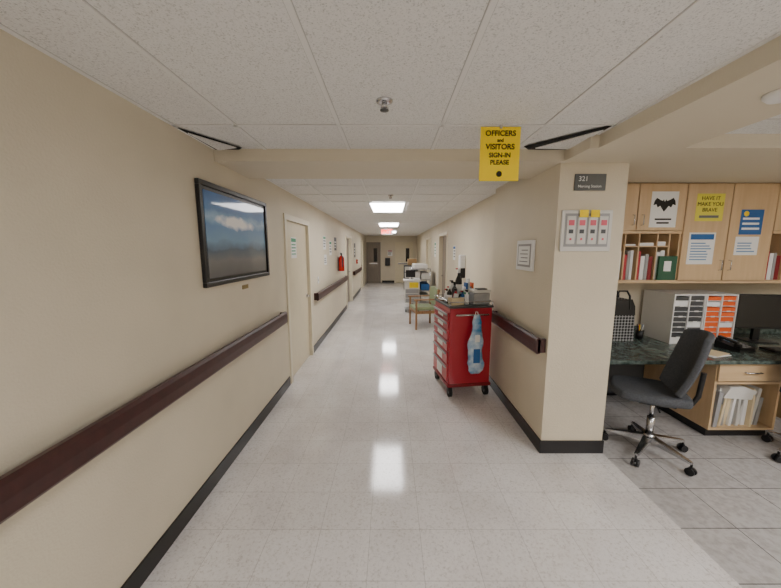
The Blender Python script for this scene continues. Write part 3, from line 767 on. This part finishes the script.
e=empty('desk_telephone',(3.33,2.95,DZ),math.radians(12))
prism('base',[(-0.1,0.0),(0.1,0.0),(0.1,0.075),(-0.1,0.03)],'X',-0.1,0.1,M['blk'],e)
box('handset_grip',-0.095,-0.055,-0.07,0.09,0.085,0.105,M['blk'],e,0.006,rot=(math.radians(12),0,0))
box('handset_ear',-0.1,-0.05,0.055,0.1,0.068,0.1,M['blk'],e,0.01); box('handset_mouth',-0.1,-0.05,-0.09,-0.045,0.035,0.075,M['blk'],e,0.01)
box('display',-0.02,0.085,0.03,0.08,0.066,0.07,M['bag'],e,0.001,rot=(math.radians(12),0,0))
for r in range(4):
    for c in range(3): box('key_%d_%d'%(r,c),-0.015+c*0.034,0.01+c*0.034,-0.08+r*0.025,-0.062+r*0.025,0.036+r*0.0055,0.042+r*0.0055,M['grey'],e)
e=empty('desk_papers',(2.95,2.86,DZ),math.radians(14))
box('sheet_a',-0.11,0.11,-0.14,0.14,0.0,0.006,M['paper'],e); box('sheet_b',-0.09,0.12,-0.13,0.13,0.006,0.01,M['manila'],e,rot=(0,0,0.15))
e=empty('pen_cup',(2.68,3.3,DZ))
lathe('cup',[(0.034,0.0),(0.038,0.1),(0.034,0.1),(0.031,0.01)],(0,0,0),M['blk'],e)
for n in range(5): cyl('pen_%d'%n,(0.006*math.cos(n*1.3),0.006*math.sin(n*1.3),0.012),(0.028*math.cos(n*1.3),0.028*math.sin(n*1.3),0.16),0.004,[M['blue'],M['red'],M['blk'],M['yellow'],M['white']][n],e)

# ------------------------------------------------------------------ office chairs
def office_chair(loc, rz, spin=0.0, seat_z=0.53):
    c=empty('office_chair',loc,rz)
    for i in range(5):
        a=spin+2*math.pi*i/5+0.3; dx,dy=math.cos(a),math.sin(a)
        bm=bmesh.new(); L0,L1=0.03,0.31; q=(-dy,dx)
        for (l,w,zl,zh) in ((L0,0.03,0.10,0.155),(L1,0.016,0.085,0.105)):
            for s in (-1,1):
                for z in (zl,zh): bm.verts.new((dx*l+q[0]*w*s,dy*l+q[1]*w*s,z))
        bmesh.ops.convex_hull(bm, input=bm.verts)
        bmesh.ops.bevel(bm, geom=bm.edges[:], offset=0.005, segments=2, affect='EDGES')
        bm_obj('star_leg_%d'%i,bm,M['chrome'],c)
        ex,ey=dx*0.305,dy*0.305
        cyl('caster_stem_%d'%i,(ex,ey,0.06),(ex,ey,0.09),0.008,M['blk'],c)
        for s in (-1,1):
            cyl('caster_wheel_%d_%d'%(i,s+1),(ex+q[0]*s*0.008,ey+q[1]*s*0.008,0.03),(ex+q[0]*s*0.024,ey+q[1]*s*0.024,0.03),0.03,M['blk'],c)
        box('caster_hood_%d'%i,ex-0.012,ex+0.012,ey-0.012,ey+0.012,0.035,0.064,M['blk'],c,0.003)
    cyl('hub',(0,0,0.09),(0,0,0.17),0.04,M['chrome'],c)
    cyl('gas_sleeve',(0,0,0.17),(0,0,0.32),0.027,M['chrome'],c)
    cyl('gas_rod',(0,0,0.32),(0,0,seat_z-0.07),0.016,M['chrome'],c)
    box('mechanism',-0.09,0.09,-0.12,0.13,seat_z-0.08,seat_z-0.045,M['blk'],c,0.01)
    tube('tilt_lever',[(0.08,0,seat_z-0.065),(0.22,-0.02,seat_z-0.07)],0.006,M['blk'],c)
    s=curved_pad('seat_cushion',0.46,0.52,0.07,-0.015,M['fabric'],c,tuck=0)
    s.rotation_euler=(math.radians(90),0,0); s.location=(0,-0.04,seat_z)
    b=curved_pad('backrest',0.42,0.56,0.045,0.07,M['fabric'],c,tuck=0.05)
    b.rotation_euler=(math.radians(-10),0,0); b.location=(0,0.24,seat_z+0.28)
    tube('back_support',[(0,0.1,seat_z-0.06),(0,0.25,seat_z-0.05),(0,0.28,seat_z+0.02),(0,0.295,seat_z+0.22)],0.018,M['blk'],c)
    return c
office_chair((2.20,2.49,0),math.radians(-114),0.45)
office_chair((3.46,2.33,0),math.radians(-15),0.5)

# ------------------------------------------------------------------ world + camera
w=bpy.data.worlds.new('World'); S.world=w; w.use_nodes=True
w.node_tree.nodes['Background'].inputs[0].default_value=(0.8,0.85,0.9,1); w.node_tree.nodes['Background'].inputs[1].default_value=0.3
cam=bpy.data.cameras.new('Camera'); co=bpy.data.objects.new('Camera',cam); COL.objects.link(co)
cam.sensor_width=36; cam.lens=36*315/781; cam.clip_start=0.02
co.location=(0,0,1.71); co.rotation_euler=(math.radians(90-7.95),0,0)
S.camera=co
